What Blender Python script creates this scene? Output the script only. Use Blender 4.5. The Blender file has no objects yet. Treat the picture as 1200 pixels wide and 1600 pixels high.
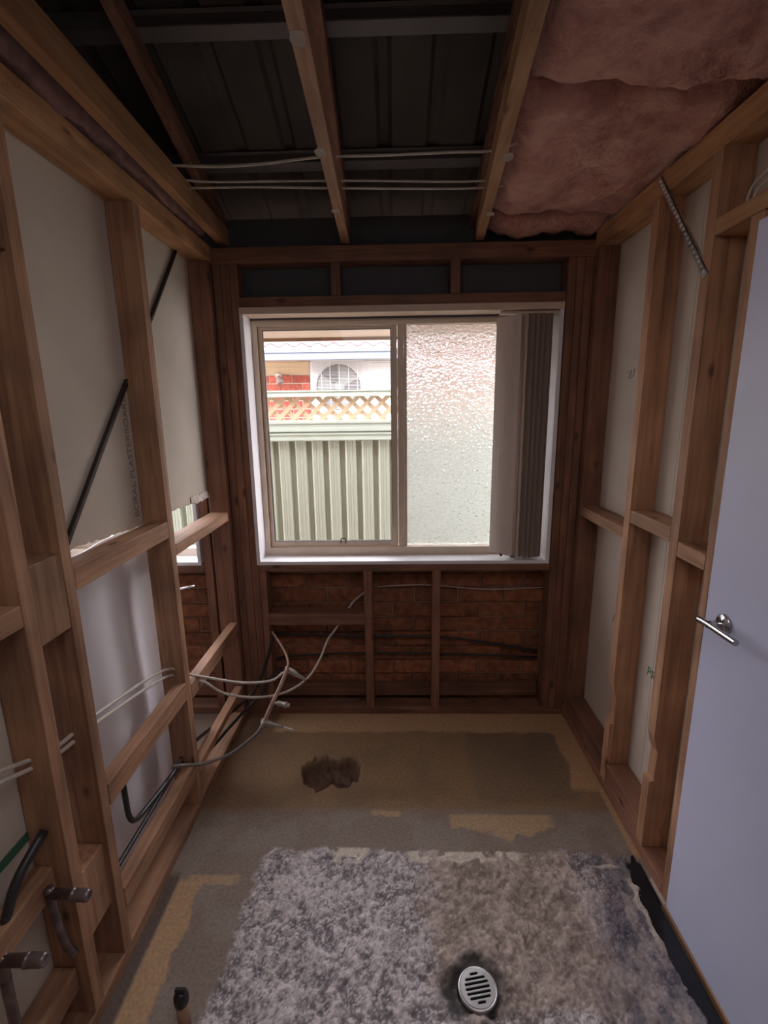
import bpy, bmesh, math, random
import numpy as np
from mathutils import Vector, Matrix
random.seed(7)
rng = np.random.RandomState(11)
SC = bpy.context.scene
COL = SC.collection
PI = math.pi

# ------------------------------------------------------------------ camera
H = 1.6304
yaw, pitch, roll = 0.0245, 0.2106, 0.0137
fw = Vector((-math.sin(yaw)*math.cos(pitch), math.cos(yaw)*math.cos(pitch), -math.sin(pitch)))
r0 = Vector((math.cos(yaw), math.sin(yaw), 0))
d0 = fw.cross(r0)
rr = r0*math.cos(roll) + d0*math.sin(roll)
dd = -r0*math.sin(roll) + d0*math.cos(roll)
cam = bpy.data.cameras.new('camera')
cam.sensor_fit = 'VERTICAL'; cam.sensor_height = 32.0
cam.lens = 32.0*747.178/1600.0
cam.clip_start = 0.02; cam.clip_end = 200
co = bpy.data.objects.new('camera', cam); COL.objects.link(co)
m3 = Matrix((rr, -dd, -fw)).transposed()
co.matrix_world = Matrix.Translation((0, 0, H)) @ m3.to_4x4()
SC.camera = co

# ------------------------------------------------------------------ world and light
SC.view_settings.view_transform = 'Standard'
SC.view_settings.look = 'None'
SC.view_settings.gamma = 1.0
SC.view_settings.use_curve_mapping = False
SC.view_settings.exposure = 0.5
try:
    SC.cycles.use_denoising = True
    SC.cycles.denoiser = 'OPENIMAGEDENOISE'
    SC.cycles.max_bounces = 12
    SC.cycles.diffuse_bounces = 6
    SC.cycles.transmission_bounces = 8
    SC.cycles.transparent_max_bounces = 12
    SC.cycles.sample_clamp_indirect = 8.0
except Exception:
    pass
world = bpy.data.worlds.new('sky'); SC.world = world; world.use_nodes = True
wn = world.node_tree; wn.nodes.clear()
wo = wn.nodes.new('ShaderNodeOutputWorld'); wb = wn.nodes.new('ShaderNodeBackground')
wb.inputs[0].default_value = (0.95, 0.91, 1.0, 1); wb.inputs[1].default_value = 8.5
wn.links.new(wb.outputs[0], wo.inputs[0])

D0 = 2.3324
def area(name, loc, target, size, sizey, power, color):
    l = bpy.data.lights.new(name, 'AREA'); l.shape = 'RECTANGLE'; l.size = size; l.size_y = sizey
    l.energy = power; l.color = color
    o = bpy.data.objects.new(name, l); COL.objects.link(o)
    o.location = loc
    o.rotation_euler = (Vector(target)-Vector(loc)).to_track_quat('-Z', 'Y').to_euler()
    o['kind'] = 'helper'
    return o
# unseen ceiling fill light, added to brighten the room; window portal; next-room daylight
area('ceiling_fill_light', (0.03, .38, 2.28), (0.03, .75, 0.0), 1.0, .5, 3.8, (1.0, 0.93, 0.93))
po = area('window_portal', (0.03, D0+.10, 1.47), (0.03, 0, 1.47), 1.40, 1.14, 1, (1, 1, 1)); po.data.cycles.is_portal = True
area('next_room_daylight', (-1.55, 2.2, 1.5), (-1.3, 1.0, 0.9), 0.9, 1.1, 9, (0.88, 0.9, 1.0))

# ------------------------------------------------------------------ node helpers
def newmat(name):
    m = bpy.data.materials.new(name); m.use_nodes = True
    nt = m.node_tree
    b = nt.nodes['Principled BSDF']
    return m, nt, b
def N(nt, t, **kw):
    n = nt.nodes.new(t)
    for k, v in kw.items():
        setattr(n, k, v)
    return n
def ramp(nt, stops):
    r = N(nt, 'ShaderNodeValToRGB'); e = r.color_ramp.elements
    while len(e) < len(stops): e.new(0.5)
    for i, (p, c) in enumerate(stops):
        e[i].position = p; e[i].color = (c[0], c[1], c[2], 1)
    return r
def s2l(r, g, b):
    f = lambda c: (c/255/12.92) if c/255 <= .04045 else ((c/255+.055)/1.055)**2.4
    return (f(r), f(g), f(b))
def objcoord(nt, scale):
    tc = N(nt, 'ShaderNodeTexCoord'); oi = N(nt, 'ShaderNodeObjectInfo')
    mul = N(nt, 'ShaderNodeVectorMath', operation='SCALE')
    cmb = N(nt, 'ShaderNodeCombineXYZ')
    for i in range(3): nt.links.new(oi.outputs['Random'], cmb.inputs[i])
    nt.links.new(cmb.outputs[0], mul.inputs[0]); mul.inputs['Scale'].default_value = 17.3
    add = N(nt, 'ShaderNodeVectorMath', operation='ADD')
    nt.links.new(tc.outputs['Object'], add.inputs[0]); nt.links.new(mul.outputs[0], add.inputs[1])
    mp = N(nt, 'ShaderNodeMapping'); mp.inputs['Scale'].default_value = scale
    nt.links.new(add.outputs[0], mp.inputs[0])
    return mp, oi, add
def wood(name, axis, dark, mid, light, rough=0.62):
    m, nt, b = newmat(name)
    s = [30, 30, 30]; s[axis] = 1.6
    mp, oi, add = objcoord(nt, s)
    n1 = N(nt, 'ShaderNodeTexNoise'); n1.inputs['Scale'].default_value = 1.6; n1.inputs['Detail'].default_value = 5
    n1.inputs['Distortion'].default_value = 0.6
    nt.links.new(mp.outputs[0], n1.inputs['Vector'])
    r = ramp(nt, [(0.25, dark), (0.5, mid), (0.78, light)])
    nt.links.new(n1.outputs['Fac'], r.inputs[0])
    # broad blotches and per-board tint
    n2 = N(nt, 'ShaderNodeTexNoise'); n2.inputs['Scale'].default_value = 5; n2.inputs['Detail'].default_value = 3
    nt.links.new(add.outputs[0], n2.inputs['Vector'])
    mr = N(nt, 'ShaderNodeMapRange'); mr.inputs['From Min'].default_value = .3; mr.inputs['From Max'].default_value = .7
    mr.inputs['To Min'].default_value = .72; mr.inputs['To Max'].default_value = 1.15
    nt.links.new(n2.outputs['Fac'], mr.inputs['Value'])
    tr = N(nt, 'ShaderNodeMapRange'); tr.inputs['To Min'].default_value = .85; tr.inputs['To Max'].default_value = 1.12
    nt.links.new(oi.outputs['Random'], tr.inputs['Value'])
    mm = N(nt, 'ShaderNodeMath', operation='MULTIPLY'); nt.links.new(mr.outputs[0], mm.inputs[0]); nt.links.new(tr.outputs[0], mm.inputs[1])
    sc = N(nt, 'ShaderNodeVectorMath', operation='SCALE')
    nt.links.new(r.outputs[0], sc.inputs[0]); nt.links.new(mm.outputs[0], sc.inputs['Scale'])
    # knots / nail marks
    sk = [9, 9, 9]; sk[axis] = 4
    mk = N(nt, 'ShaderNodeMapping'); mk.inputs['Scale'].default_value = sk; nt.links.new(add.outputs[0], mk.inputs[0])
    vo = N(nt, 'ShaderNodeTexVoronoi'); vo.inputs['Scale'].default_value = 1.0; nt.links.new(mk.outputs[0], vo.inputs['Vector'])
    kr = ramp(nt, [(0.05, (0.18, 0.12, 0.1)), (0.13, (1, 1, 1))]); nt.links.new(vo.outputs['Distance'], kr.inputs[0])
    mx = N(nt, 'ShaderNodeMix', data_type='RGBA', blend_type='MULTIPLY'); mx.inputs['Factor'].default_value = 0.75
    nt.links.new(sc.outputs[0], mx.inputs['A']); nt.links.new(kr.outputs[0], mx.inputs['B'])
    nt.links.new(mx.outputs['Result'], b.inputs['Base Color'])
    b.inputs['Roughness'].default_value = rough
    bp = N(nt, 'ShaderNodeBump'); bp.inputs['Strength'].default_value = 0.25; bp.inputs['Distance'].default_value = 0.002
    nt.links.new(n1.outputs['Fac'], bp.inputs['Height']); nt.links.new(bp.outputs[0], b.inputs['Normal'])
    return m
PD, PM, PL_ = (0.25, 0.12, 0.07), (0.42, 0.225, 0.13), (0.55, 0.325, 0.195)
WOOD = [wood('pine_grain_x', 0, PD, PM, PL_), wood('pine_grain_y', 1, PD, PM, PL_), wood('pine_grain_z', 2, PD, PM, PL_)]
RD, RM, RL = (0.16, 0.072, 0.045), (0.26, 0.122, 0.076), (0.34, 0.17, 0.11)
RWOOD = [wood('red_pine_grain_x', 0, RD, RM, RL), wood('red_pine_grain_y', 1, RD, RM, RL), wood('red_pine_grain_z', 2, RD, RM, RL)]
YWOOD = [wood('yellow_pine_x', 0, (0.3, .14, .06), (.47, .245, .115), (.56, .33, .17)), wood('yellow_pine_y', 1, (0.3, .14, .06), (.47, .245, .115), (.56, .33, .17)),
         wood('yellow_pine_z', 2, (0.3, .14, .06), (.47, .245, .115), (.56, .33, .17))]
def plain(name, c, rough=0.6, metal=0.0, var=0.08, scale=12, bump=0.0, spec=None):
    m, nt, b = newmat(name)
    tc = N(nt, 'ShaderNodeTexCoord')
    n = N(nt, 'ShaderNodeTexNoise'); n.inputs['Scale'].default_value = scale; n.inputs['Detail'].default_value = 6
    nt.links.new(tc.outputs['Object'], n.inputs['Vector'])
    r = ramp(nt, [(0.3, tuple(x*(1-var) for x in c)), (0.7, tuple(min(1, x*(1+var)) for x in c))])
    nt.links.new(n.outputs['Fac'], r.inputs[0]); nt.links.new(r.outputs[0], b.inputs['Base Color'])
    b.inputs['Roughness'].default_value = rough; b.inputs['Metallic'].default_value = metal
    if spec is not None: b.inputs['Specular IOR Level'].default_value = spec
    if bump:
        bp = N(nt, 'ShaderNodeBump'); bp.inputs['Strength'].default_value = bump; bp.inputs['Distance'].default_value = .004
        nt.links.new(n.outputs['Fac'], bp.inputs['Height']); nt.links.new(bp.outputs[0], b.inputs['Normal'])
    return m
M = {}
M['board'] = plain('plasterboard_paper', s2l(206, 194, 180), 0.9, var=.07, scale=4)
M['torn'] = plain('torn_paper', s2l(225, 215, 205), 0.9)
M['sheet'] = plain('white_wall_sheet', s2l(240, 236, 240), 0.45, var=.03, scale=3)
M['daub'] = plain('dusty_white_daub', s2l(170, 160, 148), 0.9)
M['white'] = plain('white_paint', s2l(238, 236, 240), 0.4, var=.03)
M['door'] = plain('door_paint', s2l(210, 214, 240), 0.38, var=.02, scale=6)
M['alu'] = plain('cream_aluminium', s2l(222, 205, 186), 0.42, var=.05)
M['gold'] = plain('bronze_track', s2l(170, 120, 60), 0.35, metal=.6)
M['darkgasket'] = plain('black_gasket', (0.02, 0.02, 0.02), 0.5)
M['steel'] = plain('brushed_steel', (0.52, 0.52, 0.54), 0.22, metal=1.0, var=.05, scale=30)
M['chrome'] = plain('polished_chrome', (0.88, 0.88, 0.90), 0.3, metal=.75)
M['galv'] = plain('galvanised_steel', (0.6, 0.6, 0.6), 0.35, metal=.9, var=.25, scale=25)
M['darksteel'] = plain('dark_tarnished_steel', (0.05, 0.035, 0.03), 0.55, metal=.3)
M['cable'] = plain('grey_white_cable', s2l(205, 195, 185), 0.5, var=.12, scale=30)
M['cabledark'] = plain('black_poly_pipe', (0.035, 0.03, 0.032), 0.38)
M['hose'] = plain('grey_hose', s2l(120, 112, 108), 0.4)
M['tube'] = plain('dusty_pinkish_tube', s2l(170, 135, 120), 0.5, var=.15, scale=20)
M['fitting'] = plain('dusty_nickel_fitting', s2l(175, 168, 160), 0.4, metal=.3)
M['copper'] = plain('tarnished_copper', (0.24, 0.19, 0.19), 0.38, metal=.7, var=.4, scale=30)
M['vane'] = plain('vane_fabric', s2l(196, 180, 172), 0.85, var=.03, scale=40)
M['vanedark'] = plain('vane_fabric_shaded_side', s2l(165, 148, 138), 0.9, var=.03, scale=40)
M['membrane'] = plain('black_membrane', (0.012, 0.013, 0.018), 0.35, var=.4, bump=.4)
M['ltgreen'] = plain('pale_green_steel', s2l(188, 198, 186), 0.5, var=.03)
M['fencegreen'] = plain('fence_green_steel', s2l(172, 179, 163), 0.5, var=.03)
M['cream'] = plain('cream_powdercoat', s2l(205, 182, 152), 0.6, var=.04)
M['beige'] = plain('beige_paint', s2l(222, 200, 180), 0.7, var=.03)
M['brown'] = plain('brown_paint', s2l(150, 120, 95), 0.6)
M['gutter'] = plain('pale_blue_grey_gutter', s2l(140, 146, 160), 0.4, var=.03)
M['tile'] = plain('weathered_terracotta', s2l(112, 90, 90), 0.8, var=.2, scale=14)
M['acwhite'] = plain('white_enamel', s2l(212, 208, 208), 0.5, var=.02)
M['black'] = plain('matte_black', (0.012, 0.012, 0.014), 0.6)
M['fan'] = plain('grey_fan_plastic', s2l(150, 155, 150), 0.5)
M['roof'] = plain('weathered_roof_steel', (0.075, 0.062, 0.052), 0.7, metal=.1, var=.25, scale=5)
M['batten'] = plain('galvanised_batten', (0.17, 0.155, 0.15), 0.5, metal=.4)
M['mortar'] = plain('mortar', s2l(150, 125, 105), 0.95, var=.15, bump=.5)
M['mortarwhite'] = plain('white_mortar', s2l(225, 215, 205), 0.95, var=.06)
M['ground'] = plain('concrete_path', s2l(160, 155, 148), 0.9, var=.15)
M['plaster'] = plain('painted_wall', s2l(200, 195, 190), 0.8)
M['soil'] = plain('dark_soil', s2l(70, 45, 35), 1.0, var=.4, scale=40, bump=.6)
M['green'] = plain('green_print', s2l(60, 110, 85), 0.9)
M['ink'] = plain('grey_green_print', s2l(140, 138, 124), 0.9)
M['brass'] = plain('brass_strip', s2l(120, 92, 66), 0.45, metal=.5)

def brickmat(name, dark, light):
    m, nt, b = newmat(name)
    mp, oi, add = objcoord(nt, (1, 1, 1))
    n = N(nt, 'ShaderNodeTexNoise'); n.inputs['Scale'].default_value = 26; n.inputs['Detail'].default_value = 6
    nt.links.new(mp.outputs[0], n.inputs['Vector'])
    r = ramp(nt, [(0.3, dark), (0.7, light)]); nt.links.new(n.outputs['Fac'], r.inputs[0])
    tr = N(nt, 'ShaderNodeMapRange'); tr.inputs['To Min'].default_value = .7; tr.inputs['To Max'].default_value = 1.25
    nt.links.new(oi.outputs['Random'], tr.inputs['Value'])
    sc = N(nt, 'ShaderNodeVectorMath', operation='SCALE'); nt.links.new(r.outputs[0], sc.inputs[0]); nt.links.new(tr.outputs[0], sc.inputs['Scale'])
    nt.links.new(sc.outputs[0], b.inputs['Base Color']); b.inputs['Roughness'].default_value = .9
    bp = N(nt, 'ShaderNodeBump'); bp.inputs['Strength'].default_value = .5; bp.inputs['Distance'].default_value = .004
    nt.links.new(n.outputs['Fac'], bp.inputs['Height']); nt.links.new(bp.outputs[0], b.inputs['Normal'])
    return m
M['brick'] = brickmat('brown_brick', s2l(120, 72, 50), s2l(175, 115, 82))
M['redbrick'] = brickmat('red_brick', s2l(172, 82, 70), s2l(208, 122, 106))

def insul():
    m, nt, b = newmat('pink_glasswool')
    tc = N(nt, 'ShaderNodeTexCoord')
    n = N(nt, 'ShaderNodeTexNoise'); n.inputs['Scale'].default_value = 6; n.inputs['Detail'].default_value = 9; n.inputs['Roughness'].default_value = .7
    nt.links.new(tc.outputs['Object'], n.inputs['Vector'])
    r = ramp(nt, [(0.3, s2l(170, 116, 106)), (0.5, s2l(214, 162, 148)), (0.68, s2l(234, 192, 172))]); nt.links.new(n.outputs['Fac'], r.inputs[0])
    nt.links.new(r.outputs[0], b.inputs['Base Color']); b.inputs['Roughness'].default_value = 1
    n2 = N(nt, 'ShaderNodeTexNoise'); n2.inputs['Scale'].default_value = 60; n2.inputs['Detail'].default_value = 5
    nt.links.new(tc.outputs['Object'], n2.inputs['Vector'])
    ad = N(nt, 'ShaderNodeMath', operation='ADD'); nt.links.new(n.outputs['Fac'], ad.inputs[0]); nt.links.new(n2.outputs['Fac'], ad.inputs[1])
    bp = N(nt, 'ShaderNodeBump'); bp.inputs['Strength'].default_value = .7; bp.inputs['Distance'].default_value = .02
    nt.links.new(ad.outputs[0], bp.inputs['Height']); nt.links.new(bp.outputs[0], b.inputs['Normal'])
    return m
M['insul'] = insul()

def clearglass():
    m = bpy.data.materials.new('clear_glass'); m.use_nodes = True; nt = m.node_tree; nt.nodes.clear()
    o = N(nt, 'ShaderNodeOutputMaterial'); t = N(nt, 'ShaderNodeBsdfTransparent'); t.inputs[0].default_value = (.97, .98, .97, 1)
    g = N(nt, 'ShaderNodeBsdfGlossy'); g.inputs['Roughness'].default_value = .02
    mx = N(nt, 'ShaderNodeMixShader'); mx.inputs[0].default_value = .015
    nt.links.new(t.outputs[0], mx.inputs[1]); nt.links.new(g.outputs[0], mx.inputs[2]); nt.links.new(mx.outputs[0], o.inputs[0])
    return m
M['glass'] = clearglass()
def obscure():
    m = bpy.data.materials.new('pebbled_obscure_glass'); m.use_nodes = True; nt = m.node_tree; nt.nodes.clear()
    o = N(nt, 'ShaderNodeOutputMaterial')
    tc = N(nt, 'ShaderNodeTexCoord')
    v = N(nt, 'ShaderNodeTexVoronoi', feature='SMOOTH_F1'); v.inputs['Scale'].default_value = 62; v.inputs['Smoothness'].default_value = .7
    nz = N(nt, 'ShaderNodeTexNoise'); nz.inputs['Scale'].default_value = 60; nz.inputs['Detail'].default_value = 1.5
    mp = N(nt, 'ShaderNodeMapping'); mp.inputs['Scale'].default_value = (1, 1, 1.5)
    nt.links.new(tc.outputs['Object'], mp.inputs[0])
    nt.links.new(mp.outputs[0], v.inputs['Vector']); nt.links.new(mp.outputs[0], nz.inputs['Vector'])
    ad = N(nt, 'ShaderNodeMath', operation='ADD'); nt.links.new(v.outputs['Distance'], ad.inputs[0]); nt.links.new(nz.outputs['Fac'], ad.inputs[1])
    bp = N(nt, 'ShaderNodeBump'); bp.inputs['Strength'].default_value = 1; bp.inputs['Distance'].default_value = .009
    nt.links.new(ad.outputs[0], bp.inputs['Height'])
    rf = N(nt, 'ShaderNodeBsdfRefraction'); rf.inputs['IOR'].default_value = 1.35; rf.inputs['Roughness'].default_value = .04
    rf.inputs['Color'].default_value = (.80, .82, .80, 1)
    nt.links.new(bp.outputs[0], rf.inputs['Normal'])
    gl = N(nt, 'ShaderNodeBsdfGlossy'); gl.inputs['Roughness'].default_value = .1; nt.links.new(bp.outputs[0], gl.inputs['Normal'])
    tl = N(nt, 'ShaderNodeBsdfTranslucent'); tl.inputs['Color'].default_value = (.95, .97, .95, 1); nt.links.new(bp.outputs[0], tl.inputs['Normal'])
    m1 = N(nt, 'ShaderNodeMixShader'); m1.inputs[0].default_value = .14
    nt.links.new(rf.outputs[0], m1.inputs[1]); nt.links.new(tl.outputs[0], m1.inputs[2])
    m2 = N(nt, 'ShaderNodeMixShader'); m2.inputs[0].default_value = .05
    nt.links.new(m1.outputs[0], m2.inputs[1]); nt.links.new(gl.outputs[0], m2.inputs[2])
    nt.links.new(m2.outputs[0], o.inputs[0])
    return m
M['obscure'] = obscure()

# ------------------------------------------------------------------ mesh helpers
def tag(o, label=None, cat=None, group=None, kind=None):
    if label: o['label'] = label
    if cat: o['category'] = cat
    if group: o['group'] = group
    if kind: o['kind'] = kind
    return o
def empty(name, loc, label=None, cat=None, group=None, kind=None, rot=(0, 0, 0)):
    o = bpy.data.objects.new(name, None); COL.objects.link(o); o.location = loc; o.rotation_euler = rot
    o.empty_display_size = .05
    return tag(o, label, cat, group, kind)
def wloc(o):
    v = Vector(o.location); p = o.parent
    while p: v = v + Vector(p.location); p = p.parent
    return v
def mkobj(name, verts, faces, mat, parent=None, smooth=False):
    """verts in world coordinates; the origin goes to the middle of the bounding box"""
    a = np.array([tuple(v) for v in verts], float)
    c = (a.min(0)+a.max(0))/2
    me = bpy.data.meshes.new(name); me.from_pydata([tuple(v) for v in (a-c)], [], faces); me.update()
    if mat: me.materials.append(mat)
    if smooth: me.polygons.foreach_set('use_smooth', [True]*len(me.polygons))
    o = bpy.data.objects.new(name, me); COL.objects.link(o)
    if parent: o.parent = parent; o.location = Vector(c)-wloc(parent)
    else: o.location = c
    return o
BOXF = [(0, 3, 2, 1), (4, 5, 6, 7), (0, 1, 5, 4), (1, 2, 6, 5), (2, 3, 7, 6), (3, 0, 4, 7)]
def boxv(x, y, z):
    (x0, x1), (y0, y1), (z0, z1) = x, y, z
    return [(x0, y0, z0), (x1, y0, z0), (x1, y1, z0), (x0, y1, z0), (x0, y0, z1), (x1, y0, z1), (x1, y1, z1), (x0, y1, z1)]
class MB:
    def __init__(s): s.v = []; s.f = []
    def add(s, v, f):
        n = len(s.v); s.v += [tuple(q) for q in v]; s.f += [tuple(i+n for i in q) for q in f]; return s
    def box(s, x, y, z, rot=None, piv=None):
        v = boxv(x, y, z)
        if rot is not None:
            p = Vector(piv); v = [rot @ (Vector(q)-p)+p for q in v]
        return s.add(v, BOXF)
    def tube(s, pts, r, n=8, cap=True):
        v, f = tubev(pts, r, n, cap); return s.add(v, f)
    def build(s, name, mat, parent=None, smooth=False): return mkobj(name, s.v, s.f, mat, parent, smooth)
def catmull(pts, k=5):
    P = [Vector(p) for p in pts]
    if len(P) < 3 or k <= 1: return P
    P = [2*P[0]-P[1]]+P+[2*P[-1]-P[-2]]
    out = []
    for i in range(1, len(P)-2):
        for j in range(k):
            t = j/k
            a, b, c, d = P[i-1], P[i], P[i+1], P[i+2]
            out.append(.5*((2*b)+(c-a)*t+(2*a-5*b+4*c-d)*t*t+(3*b-a-3*c+d)*t**3))
    out.append(P[-2]); return out
def tubev(pts, r, n=8, cap=True):
    P = [Vector(p) for p in pts]; R = r if isinstance(r, (list, tuple)) else [r]*len(P)
    v = []; f = []; up = None
    for i, p in enumerate(P):
        t = (P[min(i+1, len(P)-1)]-P[max(i-1, 0)]).normalized()
        if up is None:
            up = t.orthogonal().normalized()
        else:
            up = (up - t*up.dot(t))
            up = up.normalized() if up.length > 1e-6 else t.orthogonal().normalized()
        sd = t.cross(up)
        for k in range(n):
            a = 2*PI*k/n
            v.append(p+(up*math.cos(a)+sd*math.sin(a))*R[i])
    for i in range(len(P)-1):
        for k in range(n):
            a = i*n+k; b = i*n+(k+1) % n
            f.append((a, b, b+n, a+n))
    if cap:
        f.append(tuple(range(n-1, -1, -1))); f.append(tuple((len(P)-1)*n+k for k in range(n)))
    return v, f
def tube(name, pts, r, mat, parent=None, n=8, k=5):
    P = catmull(pts, k)
    v, f = tubev(P, r, n); return mkobj(name, v, f, mat, parent, True)
def cyl(name, a, b, r, mat, parent=None, n=16, smooth=True):
    v, f = tubev([a, b], r, n); o = mkobj(name, v, f, mat, parent, False)
    if smooth:
        for p in o.data.polygons: p.use_smooth = len(p.vertices) == 4
    return o
def lathe(name, a, d, prof, mat, parent=None, n=20, cap=True):
    """profile [(t along d, radius)] swept round the axis through a"""
    a = Vector(a); d = Vector(d).normalized()
    up = d.orthogonal().normalized(); sd = d.cross(up); v = []; f = []
    for t, r in prof:
        for k in range(n):
            an = 2*PI*k/n; v.append(a+d*t+(up*math.cos(an)+sd*math.sin(an))*max(r, 1e-5))
    for i in range(len(prof)-1):
        for k in range(n):
            p = i*n+k; q = i*n+(k+1) % n; f.append((p, q, q+n, p+n))
    if cap: f.append(tuple(range(n-1, -1, -1))); f.append(tuple((len(prof)-1)*n+k for k in range(n)))
    o = mkobj(name, v, f, mat, parent)
    for p in o.data.polygons: p.use_smooth = len(p.vertices) == 4
    return o
def box(name, x, y, z, mat, parent=None, bev=0.0):
    o = mkobj(name, boxv(x, y, z), BOXF, mat, parent)
    if bev:
        bm = bmesh.new(); bm.from_mesh(o.data)
        bmesh.ops.bevel(bm, geom=bm.edges[:], offset=bev, segments=1, affect='EDGES')
        bm.to_mesh(o.data); bm.free()
    return o
def board(name, x, y, z, parent=None, set_=WOOD, bev=.0015):
    d = [x[1]-x[0], y[1]-y[0], z[1]-z[0]]; ax = d.index(max(d))
    return box(name, x, y, z, set_[ax], parent, bev)
def prism(name, poly, axis, lo, hi, mat, parent=None):
    """poly in the two other axes (in x,y,z order); extruded along axis"""
    n = len(poly); v = []
    for t in (lo, hi):
        for p in poly:
            q = list(p); q.insert(axis, t); v.append(q)
    f = [tuple(range(n)), tuple(range(2*n-1, n-1, -1))]+[(i, i+n, (i+1) % n+n, (i+1) % n) for i in range(n)]
    o = mkobj(name, v, f, mat, parent)
    bm = bmesh.new(); bm.from_mesh(o.data); bmesh.ops.recalc_face_normals(bm, faces=bm.faces[:]); bm.to_mesh(o.data); bm.free()
    return o
def text(name, s, loc, size, rot, mat, parent=None):
    c = bpy.data.curves.new(name, 'FONT'); c.body = s; c.size = size; c.extrude = .0002
    c.materials.append(mat)
    o = bpy.data.objects.new(name, c); COL.objects.link(o); o.rotation_euler = rot
    if parent: o.parent = parent; o.location = Vector(loc)-wloc(parent)
    else: o.location = loc
    return o
# smooth value noise
def vnoise(x, y, seed=0):
    xi = np.floor(x).astype(int); yi = np.floor(y).astype(int); fx = x-xi; fy = y-yi
    fx = fx*fx*(3-2*fx); fy = fy*fy*(3-2*fy)
    def h(a, b):
        n = (a*374761393+b*668265263+seed*974711) & 0xffffffff
        n = ((n ^ (n >> 13))*1274126177) & 0xffffffff
        return ((n ^ (n >> 16)) & 0xffff)/65535.0
    return (h(xi, yi)*(1-fx)+h(xi+1, yi)*fx)*(1-fy)+(h(xi, yi+1)*(1-fx)+h(xi+1, yi+1)*fx)*fy
def fbm(x, y, seed=0, o=4):
    s = 0; a = .5; t = 0
    for i in range(o):
        s = s+a*vnoise(x*2**i, y*2**i, seed+i*7); t += a; a *= .55
    return s/t
def sstep(a, b, x):
    t = np.clip((x-a)/(b-a), 0, 1); return t*t*(3-2*t)

XL, XR, D, DP = -.8244, .8947, 2.3324, .09      # room faces of the stud walls, stud depth
CZ = 2.36

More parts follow.
